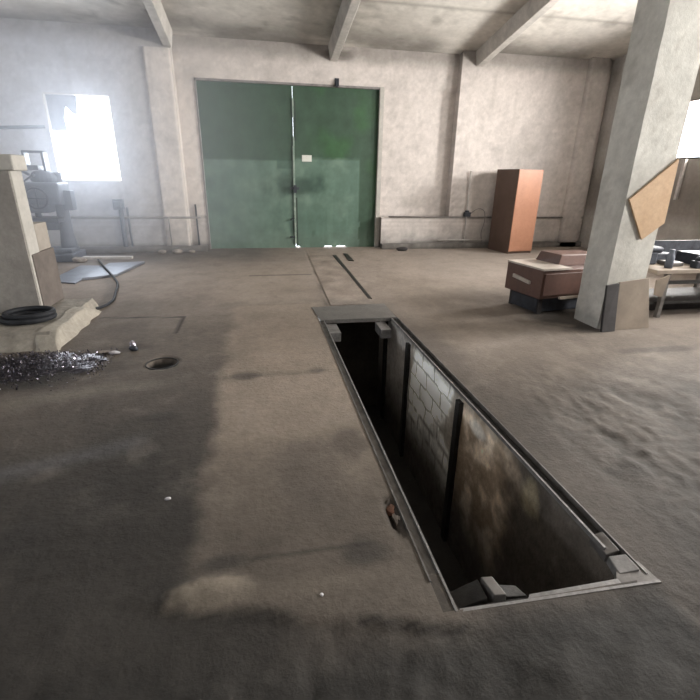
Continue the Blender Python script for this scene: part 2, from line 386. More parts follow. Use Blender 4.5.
block('steel_block', [(1.49,1.36,-.06),(1.555,1.36,-.06),(1.56,1.48,-.06),(1.50,1.48,-.06),(1.49,1.36,-.014),(1.555,1.36,.002),(1.56,1.48,.002),(1.50,1.48,-.014)], STEEL, 'dark grey steel spacer on right pit rim behind the pale corner block')
block('steel_bracket', [(.70,4.72,-.15),(.83,4.72,-.15),(.83,5.05,-.15),(.70,5.05,-.15),(.70,4.72,-.045),(.83,4.72,-.045),(.83,5.05,-.045),(.70,5.05,-.045)], STEELL, 'pale steel bracket under left front edge of the cover plate', 'bracket')
block('steel_bracket', [(1.3,4.75,-.15),(1.42,4.75,-.15),(1.42,5.05,-.15),(1.3,5.05,-.15),(1.3,4.75,-.045),(1.42,4.75,-.045),(1.42,5.05,-.045),(1.3,5.05,-.045)], STEELL, 'pale steel bracket under right front edge of the cover plate', 'bracket')
bm = B(); hexa(bm, [(.642,5.055,-.04),(1.56,5.04,-.04),(1.575,5.67,-.04),(.60,5.62,-.04),(.642,5.055,.008),(1.56,5.04,.008),(1.575,5.67,.008),(.60,5.62,.008)])
tag(obj('cover_plate', bm, PLATE, bevel=.003), 'flat grey steel plate covering the far end of the pit', 'cover plate')

# broken concrete and brick in the chipped floor edge by the left rail
for (x, y, s, mm, lab) in ((.595,1.84,.035,BRICK,'reddish brick fragment in the chipped floor beside the left pit rail'),(.61,1.76,.03,RUBBLE,'pale concrete fragment in the chipped floor beside the left pit rail'),(.605,1.66,.028,BRICK,'small brown brick chip at the near end of chipped floor edge')):
    bm = B(); bmesh.ops.create_icosphere(bm, subdivisions=2, radius=s)
    for v in bm.verts: v.co = Vector((v.co.x*.8, v.co.y*1.5, v.co.z*.6)) * (1+.35*nz(v.co.x*40, v.co.y*40, v.co.z*40+s*900))
    bmesh.ops.translate(bm, verts=bm.verts[:], vec=Vector((x, y, -.028)))
    tag(obj('rubble_fragment', bm, mm), lab, 'rubble')

# ------------------------------------------------------------------ back wall
def wall_c(x, z):
    n1 = fbm(x*.7, z*.7, 40); n2 = fbm(x*2.5, z*2.5, 42); n3 = fbm(x*9, z*9, 44, 3); st = fbm(x*5, z*.5, 46)
    c = mix((.66,.605,.57), (.56,.515,.485), sm(-.1,.35,n1))
    c = mix(c, (.52,.525,.565), .85*sm(-1.6,-2.4,x))
    c = mix(c, (.3,.275,.25), .5*sm(.1,.45,n2 + .3*n3))
    c = mix(c, (.34,.31,.28), .45*sm(.12,.5,st)*sm(1.8,3.6,z))
    c = mix(c, (.30,.285,.27), .55*sm(.75,.1,z + .5*n2))
    c = mix(c, (.25,.23,.21), .75*sm(3.62,3.92,z + .15*n2))                              # soot under the roof
    c = mix(c, (.12,.11,.1), .8*sm(.9,.3,math.hypot((x-1.7)/.5,(z-3.85)/.14)+.6*n2))
    # courses of brick showing through the whitewash low on the wall
    row = math.floor(z/.085); bx = (x + (row % 2)*.13)/.26
    j = max(seam(z/.085 - round(z/.085), .16), .8*seam(bx-round(bx), .06))
    c = mix(c, (.3,.27,.25), .35*j*sm(1.8,.7,z+.8*n1)*sm(-.25,.2,n2+.1))
    c = mix(c, (.33,.29,.26), .6*j*sm(4.34,4.4,x)*sm(4.8,4.6,x+.4*n2)*sm(2.1,1.3,z)*sm(.6,.75,z))
    c = mix(c, (.22,.2,.19), .6*seam(z-.69,.025)*sm(-.3,.1,n2+.15))
    c = mix(c, (.16,.15,.145), .8*sm(.2,.08,z + .1*n2))
    if x < -1.5:
        c = mix(c, (.36,.36,.37), .5*sm(.0,.35,n2+n1*.5))
        for sx, w in ((-3.9,.05),(-2.75,.04)): c = mix(c, (.25,.24,.25), .4*seam(x-sx-.05*n2,w)*sm(1.6,1.2,z))
    return mul(c, 1 + .35*n2 + .25*n3)
WX0, WX1, WZ0, WZ1 = -3.79, -2.67, 1.41, 2.9
zs = axis([(0,.69,.045),(.69,WZ0,.06),(WZ0,WZ1,.06),(WZ1,3.3,.07),(3.3,4.2,.06)])
DX0, DX1 = -1.08, 2.66
us = axis([(-9.2,-5.,.3),(-5.,WX0,.07),(WX0,WX1,.07),(WX1,-1.46,.06)])
sheet('wall_back_left', us, zs, lambda x, z: Vector((x, WY, z)), wall_c, PLAST, skip=lambda x, z: WX0 < x < WX1 and WZ0 < z < WZ1)
us = axis([(4.36,8.1,.06)])
sheet('wall_back_right', us, zs, lambda x, z: Vector((x, WY, z)), wall_c, PLAST)
us = axis([(-1.46,DX0,.06),(DX0,DX1,.1),(DX1,4.36,.06)])
sheet('wall_back_bay', us, zs, lambda x, z: Vector((x, BAY if z < 3.301 else BAY-.05, z)), wall_c, PLAST, skip=lambda x, z: DX0 < x < DX1 and z < 3.3)
ret_c = lambda y, z: mul(wall_c(4.36, z), .8)  # wall colour darkened to paint shade on the right return
sheet('wall_bay_right', axis([(WY,BAY+.01,.06)]), axis([(.69,4.2,.06)]), lambda y, z: Vector((4.36, y, z)), ret_c, PLAST)
sheet('wall_bay_left', axis([(WY,BAY+.01,.06)]), axis([(0,4.2,.06)]), lambda y, z: Vector((-1.46, y, z)), lambda y, z: mul(wall_c(-1.46, z),1.1), PLAST)  # wall colour lightened to paint light on this return
# low plinth wall under the bay at the right of the door, flush with the wall
sheet('wall_bay_plinth', axis([(DX1+.08,4.36,.05)]), axis([(0,.69,.045),(.69,.9,.1)]), lambda x, z: Vector((x, WY if z <= .69 else BAY, min(z,.69))), wall_c, PLAST)
# pilaster left of the door bay
PXA, PXB = -1.95, -1.47
sheet('trim_2', axis([(PXA-.05,PXA,.05),(PXA,PXB,.05),(PXB,PXB+.05,.05)]), axis([(0,3.74,.06)]),
      lambda x, z: Vector((min(max(x,PXA),PXB), WY-.05 if PXA-.001 <= x <= PXB+.001 else WY+.0, z)), lambda x, z: mul(wall_c(x+7, z), 1.05), PLAST)
sheet('trim_3', axis([(7.25,7.3,.05),(7.3,7.75,.05)]), axis([(0,4.1,.06)]), lambda x, z: Vector((max(x,7.3), WY-.12 if x > 7.299 else WY, z)), lambda x, z: mul(wall_c(x, z), .9), PLAST)
# kerb at the foot of the wall
kerb_c = lambda x, t: mul((.15,.14,.13) if t > .1 or x < 0 else (.12,.11,.1), 1+.7*fbm(x*6, t*6, 50))
for nm, a, b in (('baseboard_left',-8.,-1.1),('baseboard_right',2.75,8.)):
    sheet(nm, axis([(a,b,.06)]), [0,.11,.25], lambda x, t: Vector((x, WY-.12 if t < .2 else WY+.02, (0 if t == 0 else .12 + .03*fbm(x*2,t,51)))), kerb_c, PLAST)

# window reveal, frame remains and the board blocking its upper left corner
w1 = bpy.data.objects.new('window_1', None); C.objects.link(w1); w1['kind'] = 'structure'
bm = B()
for a in ((WX0-.02,WX0,WZ0,WZ1),(WX1,WX1+.02,WZ0,WZ1),(WX0,WX1,WZ0-.03,WZ0),(WX0,WX1,WZ1,WZ1+.02)): box(bm, a[0], a[1], WY-.005, WY+.3, a[2], a[3])
struct('window_frame', bm, PIPEL, w1)
bm = B(); z0 = 2.29
prof = [(WX0,z0),(WX0+.27,z0+.0),(WX0+.25,z0+.22),(WX0+.31,z0+.42),(WX0+.42,z0+.3),(WX0+.49,z0+.28),(WX0+.53,z0+.62),(WX0,z0+.62)]
fa = [bm.verts.new((x, WY+.1, z)) for x, z in prof]; fb = [bm.verts.new((x, WY+.13, z)) for x, z in prof]
bm.faces.new(fa); bm.faces.new(fb[::-1])
for i in range(len(prof)): bm.faces.new([fa[i], fa[(i+1) % 8], fb[(i+1) % 8], fb[i]])
struct('blocking_board', bm, SHEET, w1)
bm = B(); hexa(bm, [(WX1-.12,WY+.1,2.9),(WX1,WY+.1,2.72),(WX1,WY+.13,2.72),(WX1-.12,WY+.13,2.9),(WX1-.0,WY+.1,2.9),(WX1,WY+.1,2.9),(WX1,WY+.13,2.9),(WX1,WY+.13,2.9)]); bm.free()

# ------------------------------------------------------------------ the green gate: two leaves
def door_c(x, z):
    n1 = fbm(x*1.2, z*1.2, 60); n2 = fbm(x*4, z*4, 62); st = fbm(x*7, z*.7, 64)
    up = mix((.045,.085,.055), (.042,.105,.045), sm(-.1,.35,n1) * sm(.8, 1.6, x))
    up = mix(up, (.05,.09,.065), .6*sm(.6,-.8,x))  # haze veil painted in: bluer towards the left
    lo = mix((.105,.175,.135), (.145,.22,.17), sm(-.2,.3,n1 + .3*n2))
    lo = mix(lo, (.105,.165,.14), .6*sm(.6,-.8,x))  # same painted haze on the lower half
    edge = 1.86 + (.05 if x > .82 else .0) + .012*nz(x*7, 3) - (1.9 if x > 2.28 + .02*nz(z*5, 1) else 0)
    if x > 2.28: lo = mix(lo, up, .0)
    c = mix(lo, up, sm(edge-.012, edge+.012, z))
    if .45 < x < .8 and 1.7 < z < 1.88: c = mix(c, (.035,.08,.055), .6)
    s = math.hypot((x - .85)/.85, (z - 1.34)/.30) + .6*n2                                # grease round the latch
    c = mix(c, (.03,.062,.045), .8*sm(1.15,.35,s))
    c = mix(c, (.03,.06,.045), .6*sm(.9,.4,math.hypot((x-.72)/.12,(z-.45)/.25)+.5*n2))
    c = mix(c, (.04,.08,.06), .5*sm(.9,.4,math.hypot((x-1.22)/.07,(z-.33)/.09)))
    c = mix(c, (.16,.2,.165), .3*sm(.55,.05,z+.3*n2))
    c = mix(c, (.17,.26,.2), .25*sm(.1,.4,st)*sm(1.8,1.2,z))
    return mul(c, 1 + .35*n2 + .12*st)
def leaf(nm, a, b, nlab):
    d = bpy.data.objects.new(nm, None); C.objects.link(d); d['kind'] = 'structure'; d.location = (a, BAY+.06, 0)
    us = axis([(a,b,.035)]); zz = axis([(.035,3.31,.04)])
    def pl(x, z):
        lift = 0.
        for gx, gw in ((.86,.06),(1.56,.12),(1.86,.14)): lift = max(lift, .035*sm(gw,gw*.6,abs(x-gx)))
        return Vector((x - a, 0 if True else 0, z + (lift+.02 if z < .05 and lift > 0 else 0) - (.055 if z < .05 else 0)))
    o = sheet('panel', us, zz, pl, door_c, DOORM, parent=d)
    bm = B(); w = b - a
    box(bm, 0, w, .004, .05, .06, .12); box(bm, 0, w, .004, .05, 3.2, 3.27); box(bm, 0, .06, .004, .05, .06, 3.27); box(bm, w-.06, w, .004, .05, .06, 3.27); box(bm, 0, w, .004, .05, 1.6, 1.68)
    struct('back_frame', bm, MACHD, d)
    return d
d1 = leaf('door_1', DX0-.01, .808, '')
d2 = leaf('door_2', .815, DX1+.01, '')
# meeting bar with worn paint, leaning strips and latch
GREENW = mat('WornPaleGreenBar', (.36,.42,.36), (.16,.24,.19), scale=9, rough=.6, bump=.1, bscale=40)
GREEND = mat('DarkGreenIron', (.05,.08,.06), (.03,.045,.035), scale=9, rough=.6, bump=.1, bscale=40)
def dpart(nm, bm, m, d, lab=None):
    bmesh.ops.translate(bm, verts=bm.verts[:], vec=-Vector(d.location)); o = struct(nm, bm, m, d)
    if lab: o['label'] = lab
bm = B(); box(bm, .785,.825, BAY+.02,BAY+.055, .1,2.15); box(bm, .80,.83, BAY+.02,BAY+.055, 2.15,2.32); box(bm, .80,.83, BAY+.02,BAY+.055, 2.7,3.05); dpart('meeting_bar', bm, GREENW, d1)
bm = B(); box(bm, .83,.862, BAY+.03,BAY+.06, .06,1.1); box(bm, .835,.87, BAY+.02,BAY+.05, 2.25,3.0); dpart('edge_strip', bm, GREEND, d2)
bm = B(); box(bm, .72,.9, BAY-.01,BAY+.03, 1.27,1.32); box(bm, .79,.85, BAY-.03,BAY+.02, 1.2,1.36); dpart('latch', bm, MACHD, d1)
bm = B(); tube(bm, [(.70,BAY+.05,.62),(.70,BAY-.02,.62),(.74,BAY-.03,.66),(.79,BAY+.0,.66)], .012); tube(bm, [(.70,BAY+.05,.25),(.70,BAY-.02,.25),(.77,BAY-.02,.25),(.77,BAY+.04,.25)], .016); dpart('pull_handle', bm, MACHD, d1)
# frame of the gate
bm = B(); box(bm, DX0-.03, DX0, BAY-.02, BAY+.12, 0, 3.33); struct('trim_4', bm, PIPE)
bm = B(); box(bm, DX1, DX1+.09, BAY-.03, BAY+.12, 0, 3.33); struct('trim_5', bm, WHITEW)
bm = B(); box(bm, DX0-.03, DX1+.09, BAY-.02, BAY+.12, 3.285, 3.34); struct('trim_6', bm, PIPE)
bm = B(); box(bm, 1.70,1.75,BAY-.10,BAY-.045,3.28,3.40); box(bm, 1.68,1.77,BAY-.06,BAY-.045,3.3,3.44)
tag(obj('door_bracket', bm, MACHD), 'small dark iron bracket on the lintel above the green door', 'bracket')
bm = B(); box(bm, .985,1.195,BAY+.045,BAY+.052,1.845,1.975)
tag(obj('notice', bm, PAPER), 'small white paper notice stuck on the right green door leaf', 'notice')

# ------------------------------------------------------------------ other walls, right windows, roof
zs2 = axis([(0,2.0,.25),(2.0,2.95,.19),(2.95,6.2,.4)])
RWIN = ((6.95,8.1),(3.6,5.0),(.6,2.0),(-2.4,-1.0))
def rw_c(y, z):
    n1 = fbm(y*.8, z*.8, 70); n2 = fbm(y*3, z*3, 72)
    c = mix((.42,.39,.36), (.32,.3,.27), sm(-.1,.3,n1)); c = mix(c, (.2,.175,.155), .8*sm(1.95,1.6,z+.3*n2)*sm(.7,1.1,z)); return mul(c, 1+.4*n2)
marks = [-8.8]
for a, b in sorted(RWIN): marks += [a, b]
marks += [WY+.3]
sheet('wall_right', steps(marks, .12), zs2, lambda y, z: Vector((7.9, y, z)), rw_c, PLAST, skip=lambda y, z: 2.0 < z < 2.95 and any(a < y < b for a, b in RWIN))
LFILL = ((-4,-2.4),(1.,2.6))  # spans of unseen openings added to let fill light in
sheet('wall_left', steps([-8.8,-4,-2.4,1.,2.6,WY+.3], .3), zs2, lambda y, z: Vector((-9., y, z)), lambda y, z: (.4,.38,.36), PLAST, skip=lambda y, z: 2.0 < z < 2.95 and any(a < y < b for a, b in LFILL))
sheet('wall_front', steps([-9.2,-2,2,8.1], .3), zs2, lambda x, z: Vector((x, -8.7, z)), lambda x, z: (.4,.38,.36), PLAST)
for i, (a, b) in enumerate(RWIN):
    bm = B(); box(bm, 7.9, 8.15, a-.03, a, 2., 2.95); box(bm, 7.9, 8.15, b, b+.03, 2., 2.95); box(bm, 7.9, 8.15, a, b, 1.97, 2.0); box(bm, 7.9, 8.15, a, b, 2.95, 2.98); box(bm, 8.08,8.12,(a+b)/2-.02,(a+b)/2+.02,2.,2.95)
    if i == 0: struct('window_2', bm, PIPEL)
    else: struct('window_%d' % (i+2), bm, PIPEL)
def roof_c(x, y):
    n1 = fbm(x*.6, y*.6, 80); n2 = fbm(x*2.5, y*2.5, 82); n3 = fbm(x*8,y*8,84,3)
    c = mix((.66,.63,.58), (.56,.53,.485), sm(-.1,.3,n1))
    c = mix(c, (.22,.205,.185), .65*sm(.08,.45,n2+.2*n1))
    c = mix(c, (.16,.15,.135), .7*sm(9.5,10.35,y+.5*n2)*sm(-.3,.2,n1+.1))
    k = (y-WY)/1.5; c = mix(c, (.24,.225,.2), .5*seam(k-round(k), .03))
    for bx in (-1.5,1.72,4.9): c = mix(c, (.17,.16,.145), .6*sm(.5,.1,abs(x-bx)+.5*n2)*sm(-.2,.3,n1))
    return mul(c, 1+.35*n2+.2*n3)
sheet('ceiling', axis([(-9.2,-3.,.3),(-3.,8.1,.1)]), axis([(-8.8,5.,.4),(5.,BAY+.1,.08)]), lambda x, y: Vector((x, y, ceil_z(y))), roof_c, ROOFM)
for i, bx in enumerate((-1.51, 1.66, 4.75)):
    bm = B(); w = .075; y0, y1 = 1.0, WY + (.2 if i == 1 else .05); d = .27
    hexa(bm, [(bx-w,y0,ceil_z(y0)-d),(bx+w,y0,ceil_z(y0)-d),(bx+w,y1,ceil_z(y1)-d),(bx-w,y1,ceil_z(y1)-d),(bx-w-.05,y0,ceil_z(y0)+.05),(bx+w+.05,y0,ceil_z(y0)+.05),(bx+w+.05,y1,ceil_z(y1)+.05),(bx-w-.05,y1,ceil_z(y1)+.05)])
    o = struct('ceiling_beam', bm, BEAMM, bevel=.01)

# ------------------------------------------------------------------ right column and the boards on it
CX0, CX1, CY0, CY1 = 3.725, 4.20, 4.31, 4.73
def col_c(n0):
    def f(u, v):
        n1 = fbm(u*2, v*1.2, n0); n2 = fbm(u*7, v*7, n0+2, 3)
        c = mix((.60,.585,.54), (.5,.485,.445), sm(-.1,.3,n1)); c = mix(c, (.34,.32,.29), .6*sm(.12,.4,n2+.4*n1))
        c = mix(c, (.27,.25,.225), .5*sm(.3,.02,v + .2*n2)); return mul(c, 1+.3*n2)
    return f
cc = col_c(90); per = [(CX0,CY0),(CX1,CY0),(CX1,CY1),(CX0,CY1),(CX0,CY0)]
pu = [0]
for a, b in zip(per, per[1:]): pu.append(pu[-1] + math.hypot(b[0]-a[0], b[1]-a[1]))
def col_pl(u, z, per=per, pu=pu, amp=.006):
    for k in range(4):
        if u <= pu[k+1] + 1e-6:
            t = (u - pu[k])/(pu[k+1]-pu[k]); x = per[k][0]*(1-t)+per[k+1][0]*t; y = per[k][1]*(1-t)+per[k+1][1]*t; break
    return Vector((x + amp*nz(z*4, 1+x*3, y*3) , y + amp*nz(z*4+9, 1+x*3, y*3), z))
o = sheet('column', steps(pu, .05), axis([(0,5.4,.05)]), col_pl, cc, PLAST, is_struct=False, smooth=False)
tag(o, 'whitewashed square concrete column at right with an orange board on it', 'column')
# diamond of plywood fixed to the lit face
bm = B()
dia = [(3.745,1.405),(4.215,1.80),(4.235,1.17),(4.005,1.0)]
fa = [bm.verts.new((x, CY0-.028, z)) for x, z in dia]; fb = [bm.verts.new((x, CY0-.004, z)) for x, z in dia]
bm.faces.new(fa); bm.faces.new(fb[::-1])
for i in range(4): bm.faces.new([fa[i], fa[(i+1)%4], fb[(i+1)%4], fb[i]])
tag(obj('plywood_board', bm, PLY), 'orange plywood board fixed askew on the right column', 'board')
block('facing_board', [(3.88,4.235,0),(4.36,4.255,0),(4.36,4.285,0),(3.88,4.265,0),(3.86,4.282,.54),(4.22,4.282,.58),(4.22,4.302,.58),(3.86,4.302,.54)], TANB, 'dirty tan board leaning on the front foot of the right column', 'board')
block('facing_board', [(3.69,4.19,0),(3.865,4.2,0),(3.865,4.225,0),(3.69,4.225,0),(3.70,4.272,.51),(3.85,4.272,.53),(3.85,4.30,.53),(3.70,4.30,.51)], DARKB, 'narrow sooty dark board leaning on the corner of the right column', 'board')

# ------------------------------------------------------------------ left column with plinth, tyre
LX = -2.39; PZ = .14; LY = 5.38
ll = thing('pillar', 'short whitewashed masonry pillar with dark brown foot at the left edge', 'pillar', (LX-.4,LY+.1,PZ))
def lp(nm, bm, m, lab=None, **k):
    bmesh.ops.translate(bm, verts=bm.verts[:], vec=-Vector(ll.location)); o = obj(nm, bm, m, ll, **k)
    if lab: o['label'] = lab
    return o
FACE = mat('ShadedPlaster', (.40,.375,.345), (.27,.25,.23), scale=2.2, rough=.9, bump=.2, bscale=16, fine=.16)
DADO = mat('BrownDado', (.17,.145,.13), (.125,.108,.098), scale=5, rough=.8, bump=.15, bscale=20, fine=.14)
BEIGE = mat('BeigePlaster', (.36,.325,.285), (.3,.27,.235), scale=4, rough=.9, bump=.15, bscale=18, fine=.1)
bm = B(); box(bm, LX-.75, LX, LY, LY+.24, PZ, 1.6); lp('shaft', bm, WHITEW, bevel=.012)
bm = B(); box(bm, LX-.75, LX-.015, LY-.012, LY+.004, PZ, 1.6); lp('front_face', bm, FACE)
bm = B(); box(bm, LX-.6, LX+.012, LY+.03, LY+.58, PZ, .75); lp('dado', bm, DADO, 'dark brown rubbed foot', bevel=.01)
bm = B(); box(bm, LX-.6, LX-.004, LY+.24, LY+.56, .75, 1.04); lp('rear_stub', bm, BEIGE, 'beige plaster stub', bevel=.01)
bm = B(); box(bm, LX-.8, LX+.05, LY-.03, LY+.27, 1.58, 1.73); lp('cap', bm, WHITEW, bevel=.015)
pl = thing('plinth', 'low rough concrete plinth under the left pillar, pale mortar at its end', 'plinth', (-2.6,4.9,0))
def pp(nm, bm, m, lab=None, **k):
    bmesh.ops.translate(bm, verts=bm.verts[:], vec=-Vector(pl.location)); o = obj(nm, bm, m, pl, **k)
    if lab: o['label'] = lab
bm = B(); hexa(bm, [(-3.6,4.5,-.01),(-2.0,4.46,-.01),(-2.0,5.95,-.01),(-3.6,5.95,-.01),(-3.6,4.72,PZ),(-2.04,4.64,PZ),(-2.06,5.9,PZ),(-3.6,5.9,PZ)])
bmesh.ops.subdivide_edges(bm, edges=bm.edges[:], cuts=9, use_grid_fill=True)
for v in bm.verts: v.co += Vector((.02*nz(v.co.x*5,v.co.y*5,1+v.co.z*5), .03*nz(v.co.x*5,v.co.y*5,7+v.co.z*5), .012*nz(v.co.x*5,v.co.y*5,3)-.006 if v.co.z > .1 else 0))
pp('base', bm, CONC)
bm = B(); hexa(bm, [(-2.15,4.45,-.01),(-1.90,4.38,-.01),(-1.93,5.82,-.01),(-2.2,5.86,-.01),(-2.13,4.66,PZ),(-2.0,4.66,PZ),(-2.0,5.5,PZ-.01),(-2.14,5.6,PZ)])
bmesh.ops.subdivide_edges(bm, edges=bm.edges[:], cuts=7, use_grid_fill=True)
for v in bm.verts: v.co += Vector((.05*nz(v.co.x*5,v.co.y*5,11+v.co.z*6), .03*nz(v.co.x*6,v.co.y*6,17), .015*nz(v.co.x*6,v.co.y*6,13) if v.co.z > .1 else 0))
pp('mortar_fillet', bm, MORTAR, 'pale mortar slope', smooth=True)
bm = B()
for k, (R, z, sy, dx, rr) in enumerate(((.235,PZ+.03,.85,0,.028),(.215,PZ+.075,.82,.02,.027),(.16,PZ+.03,.8,-.02,.025))): torus(bm, (-2.40+dx,5.06,z), R, rr, 'Z', 40, 8, sy)
tag(obj('hose_coil', bm, RUBBER, smooth=True), 'flat coil of thick black rubber hose at the foot of the left pillar', 'hose')

# ------------------------------------------------------------------ swarf heap and small litter by the plinth
bm = B()
def heap_h(x, y):
    d = math.hypot((x + 2.0) / .72, (y - 4.1) / .36); return .032 * sm(1.1, .2, d + .25*nz(x*6, y*6))
us, vv = axis([(-3.0,-1.3,.05)]), axis([(3.55,4.48,.05)]); g = {}
for i, x in enumerate(us):
    for j, y in enumerate(vv): g[i,j] = bm.verts.new((x, y, heap_h(x,y) - .012 + .012*nz(x*25,y*25)))
for i in range(len(us)-1):
    for j in range(len(vv)-1): bm.faces.new([g[i,j],g[i+1,j],g[i+1,j+1],g[i,j+1]])
def curl(bm, x, y, z, s):
    a = random.uniform(0, 2*PI); b = random.uniform(-.25,.25); n = random.randint(3,5); w = s*random.uniform(.2,.5)
    M = Matrix.Translation((x,y,z)) @ Matrix.Rotation(a,4,'Z') @ Matrix.Rotation(b,4,'X') @ Matrix.Rotation(random.uniform(-.35,.35),4,'Y')
    prev = None; rad = s*random.uniform(.3,.8); sp = random.uniform(.6,2.6)
    for k in range(n+1):
        t = sp*k/n; p = Vector((rad*math.sin(t), k*w*.35, rad*(1-math.cos(t))))
        q = (bm.verts.new(M @ (p + Vector((0,-w/2,0)))), bm.verts.new(M @ (p + Vector((0,w/2,0)))))
        if prev: bm.faces.new([prev[0],prev[1],q[1],q[0]])
        prev = q
bm2 = B()
n = 0
while n < 3000:
    x, y = random.gauss(-2.0,.42), random.gauss(4.08,.2)
    if not (-3.2 < x < -1.36 and 3.5 < y < 4.42): continue
    bri = random.random() < .045 + .3*math.exp(-((x+1.62)**2+(y-4.1)**2)/.06)
    curl(bm2 if bri else bm, x, y, max(.004, heap_h(x,y))+random.uniform(0,.006), random.choice((.010,.013,.016,.02,.028))); n += 1
hp = thing('shavings_heap', 'dark heap of glinting steel shavings on floor before the left plinth', 'metal shavings', (-2.0,4.1,0)); hp['kind'] = 'stuff'
for b_, m_, nm_ in ((bm,SWARF,'dark_shavings'),(bm2,SWARFB,'bright_shavings')):
    bmesh.ops.translate(b_, verts=b_.verts[:], vec=Vector((2.0,-4.1,0))); o_ = obj(nm_, b_, m_, hp); o_['kind'] = 'stuff'
def pebble(x, y, s, m, lab, cat, sq=(1,1,.6), nm='scrap_bit', z=None):
    bm = B(); bmesh.ops.create_icosphere(bm, subdivisions=2, radius=s)
    for v in bm.verts: v.co = Vector((v.co.x*sq[0], v.co.y*sq[1], v.co.z*sq[2])) * (1+.4*nz(v.co.x*.7/s+x*5, v.co.y*.7/s+y*5, v.co.z*.7/s))
    bmesh.ops.translate(bm, verts=bm.verts[:], vec=Vector((x, y, s*sq[2]*.7 + floor_h(x,y) if z is None else z)))
    tag(obj(nm, bm, m), lab, cat)
pebble(-1.26,4.43,.04,SWARFB,'shiny metal scrap on the floor right of the plinth','scrap',(.8,.8,1.3))
pebble(-1.24,4.36,.04,MACHD,'dark metal lump in front of the shiny scrap','scrap',(1,.7,.8))
pebble(-1.39,4.29,.035,WHITEB,'pale pebble between the shavings heap and the shiny scrap','scrap',(1.3,.8,.5))
pebble(-1.5,4.33,.035,RUBBLE,'flat brown stone at the right end of the shavings heap','scrap',(2,1,.4))
pebble(-2.1,3.62,.04,WHITEB,'long white chip at the near edge of the shavings heap','scrap',(1.8,.5,.4))
pebble(-.545,2.08,.013,WHITEB,'white crumb on dark floor left of the smooth screed','litter',(1.4,.8,.5), 'litter_bit')
pebble(.17,1.36,.008,WHITEB,'tiny white crumb on the near edge of the smooth screed','litter',(1,1,.5), 'litter_bit')
pebble(.06,.93,.012,WHITEB,'white splinter on the dark foreground floor','litter',(.5,1.6,.5), 'litter_bit')
# ring of the sunken drain
bm = B(); torus(bm, (-.92,4.0,-.006), .135, .006, 'Z', 36, 6, 1.); tag(obj('drain_ring', bm, STEELD, smooth=True), 'rusty steel ring round the small sunken floor drain', 'drain')

# ------------------------------------------------------------------ sheets and hose on the far left floor
block('metal_sheet', [(-3.2,7.55,0),(-2.75,7.35,0),(-2.72,8.75,0),(-3.15,8.8,0),(-3.2,7.55,.02),(-2.75,7.35,.02),(-2.72,8.75,.02),(-3.15,8.8,.02)], SHEET, 'pale grey metal sheet flat on floor left of the hose', 'metal sheet')
block('metal_sheet', [(-2.74,7.6,0),(-2.3,7.85,0),(-2.12,9.0,0),(-2.7,8.9,0),(-2.74,7.6,.04),(-2.3,7.85,.04),(-2.12,9.0,.04),(-2.7,8.9,.04)], SHEET, 'bluish metal sheet with dark edge on floor right of the hose', 'metal sheet')
block('timber_plank', [(-3.35,9.5,0),(-2.45,9.45,0),(-2.45,9.58,0),(-3.35,9.65,0),(-3.35,9.5,.05),(-2.45,9.45,.05),(-2.45,9.58,.05),(-3.35,9.65,.05)], PIPEL, 'pale plank lying on floor at the wall under the bright window', 'plank')
bm = B(); tube(bm, lines([(-3.0,9.3,.03),(-2.85,8.9,.06),(-2.55,8.2,.06),(-2.15,7.3,.025),(-2.0,6.65,.02),(-1.92,6.2,.02),(-1.98,5.88,.02),(-2.15,5.8,.02)], .12), .018)
tag(obj('hose', bm, RUBBER, smooth=True), 'thin black hose curving over the metal sheets towards the left plinth', 'hose')

# ------------------------------------------------------------------ machine in the haze, left
mc = thing('drilling_machine', 'tall grey drilling machine with hand levers under the bright window', 'machine', (-3.75,9.6,0))
def mp(nm, bm, m, parent=mc, **k): return obj(nm, bm, m, parent, **k)
bm = B(); box(bm, -.35,.35,-.35,.35,0,.14); box(bm, -.22,.3,-.22,.22,.14,.22); mp('base', bm, MACH, bevel=.02)
bm = B(); lathe(bm, [(.15,.2),(.13,.35),(.11,.5),(.1,1.5),(.11,1.55)], (.16,.1,0)); mp('column', bm, MACH, smooth=True)
bm = B(); box(bm, -.42,.2,-.3,.2,.70,.78); box(bm, -.1,.1,-.1,.1,.55,.7); mp('table', bm, MACHD, bevel=.01)
bm = B(); box(bm, -.3,.3,-.28,.25,1.0,1.38); lathe(bm, [(.2,1.38),(.22,1.46),(.16,1.56),(.05,1.58)], (.0,0,0)); box(bm, -.34,.05,-.2,.14,.86,1.05); hd = mp('head', bm, MACH, bevel=.03)
bm = B(); box(bm, -.24,.0,-.16,.16,1.58,1.66); box(bm, -.24,-.2,-.1,.1,1.56,1.9); box(bm, .06,.1,-.1,.1,1.5,1.9); box(bm, -.24,.1,-.1,.1,1.86,1.9); mp('belt_guard', bm, MACHD, bevel=.01)
bm = B(); lathe(bm, [(.05,.78),(.055,.95),(.05,1.0)], (-.2,-.05,0), 12); mp('spindle', bm, MACHD, smooth=True)
bm = B(); torus(bm, (-.05,-.34,1.12), .17, .018, 'Y'); tube(bm, [(-.22,-.34,1.12),(.12,-.34,1.12)], .012); tube(bm, [(-.05,-.34,.95),(-.05,-.34,1.29)], .012); tube(bm, [(-.05,-.34,1.12),(-.05,-.2,1.12)], .02); mp('handwheel', bm, MACHD, smooth=True)
for a, b in (((-.28,-.3,1.3),(-.48,-.42,1.62)),((-.3,-.3,1.3),(-.3,-.45,.98)),((-.28,-.3,1.35),(.0,-.42,1.5))):
    bm = B(); tube(bm, [a, b], .016); lv = mp('lever', bm, MACHD, smooth=True)
    bm = B(); bmesh.ops.create_icosphere(bm, subdivisions=2, radius=.03); bmesh.ops.translate(bm, verts=bm.verts[:], vec=Vector(b)); mp('knob', bm, MACHD, lv, smooth=True)
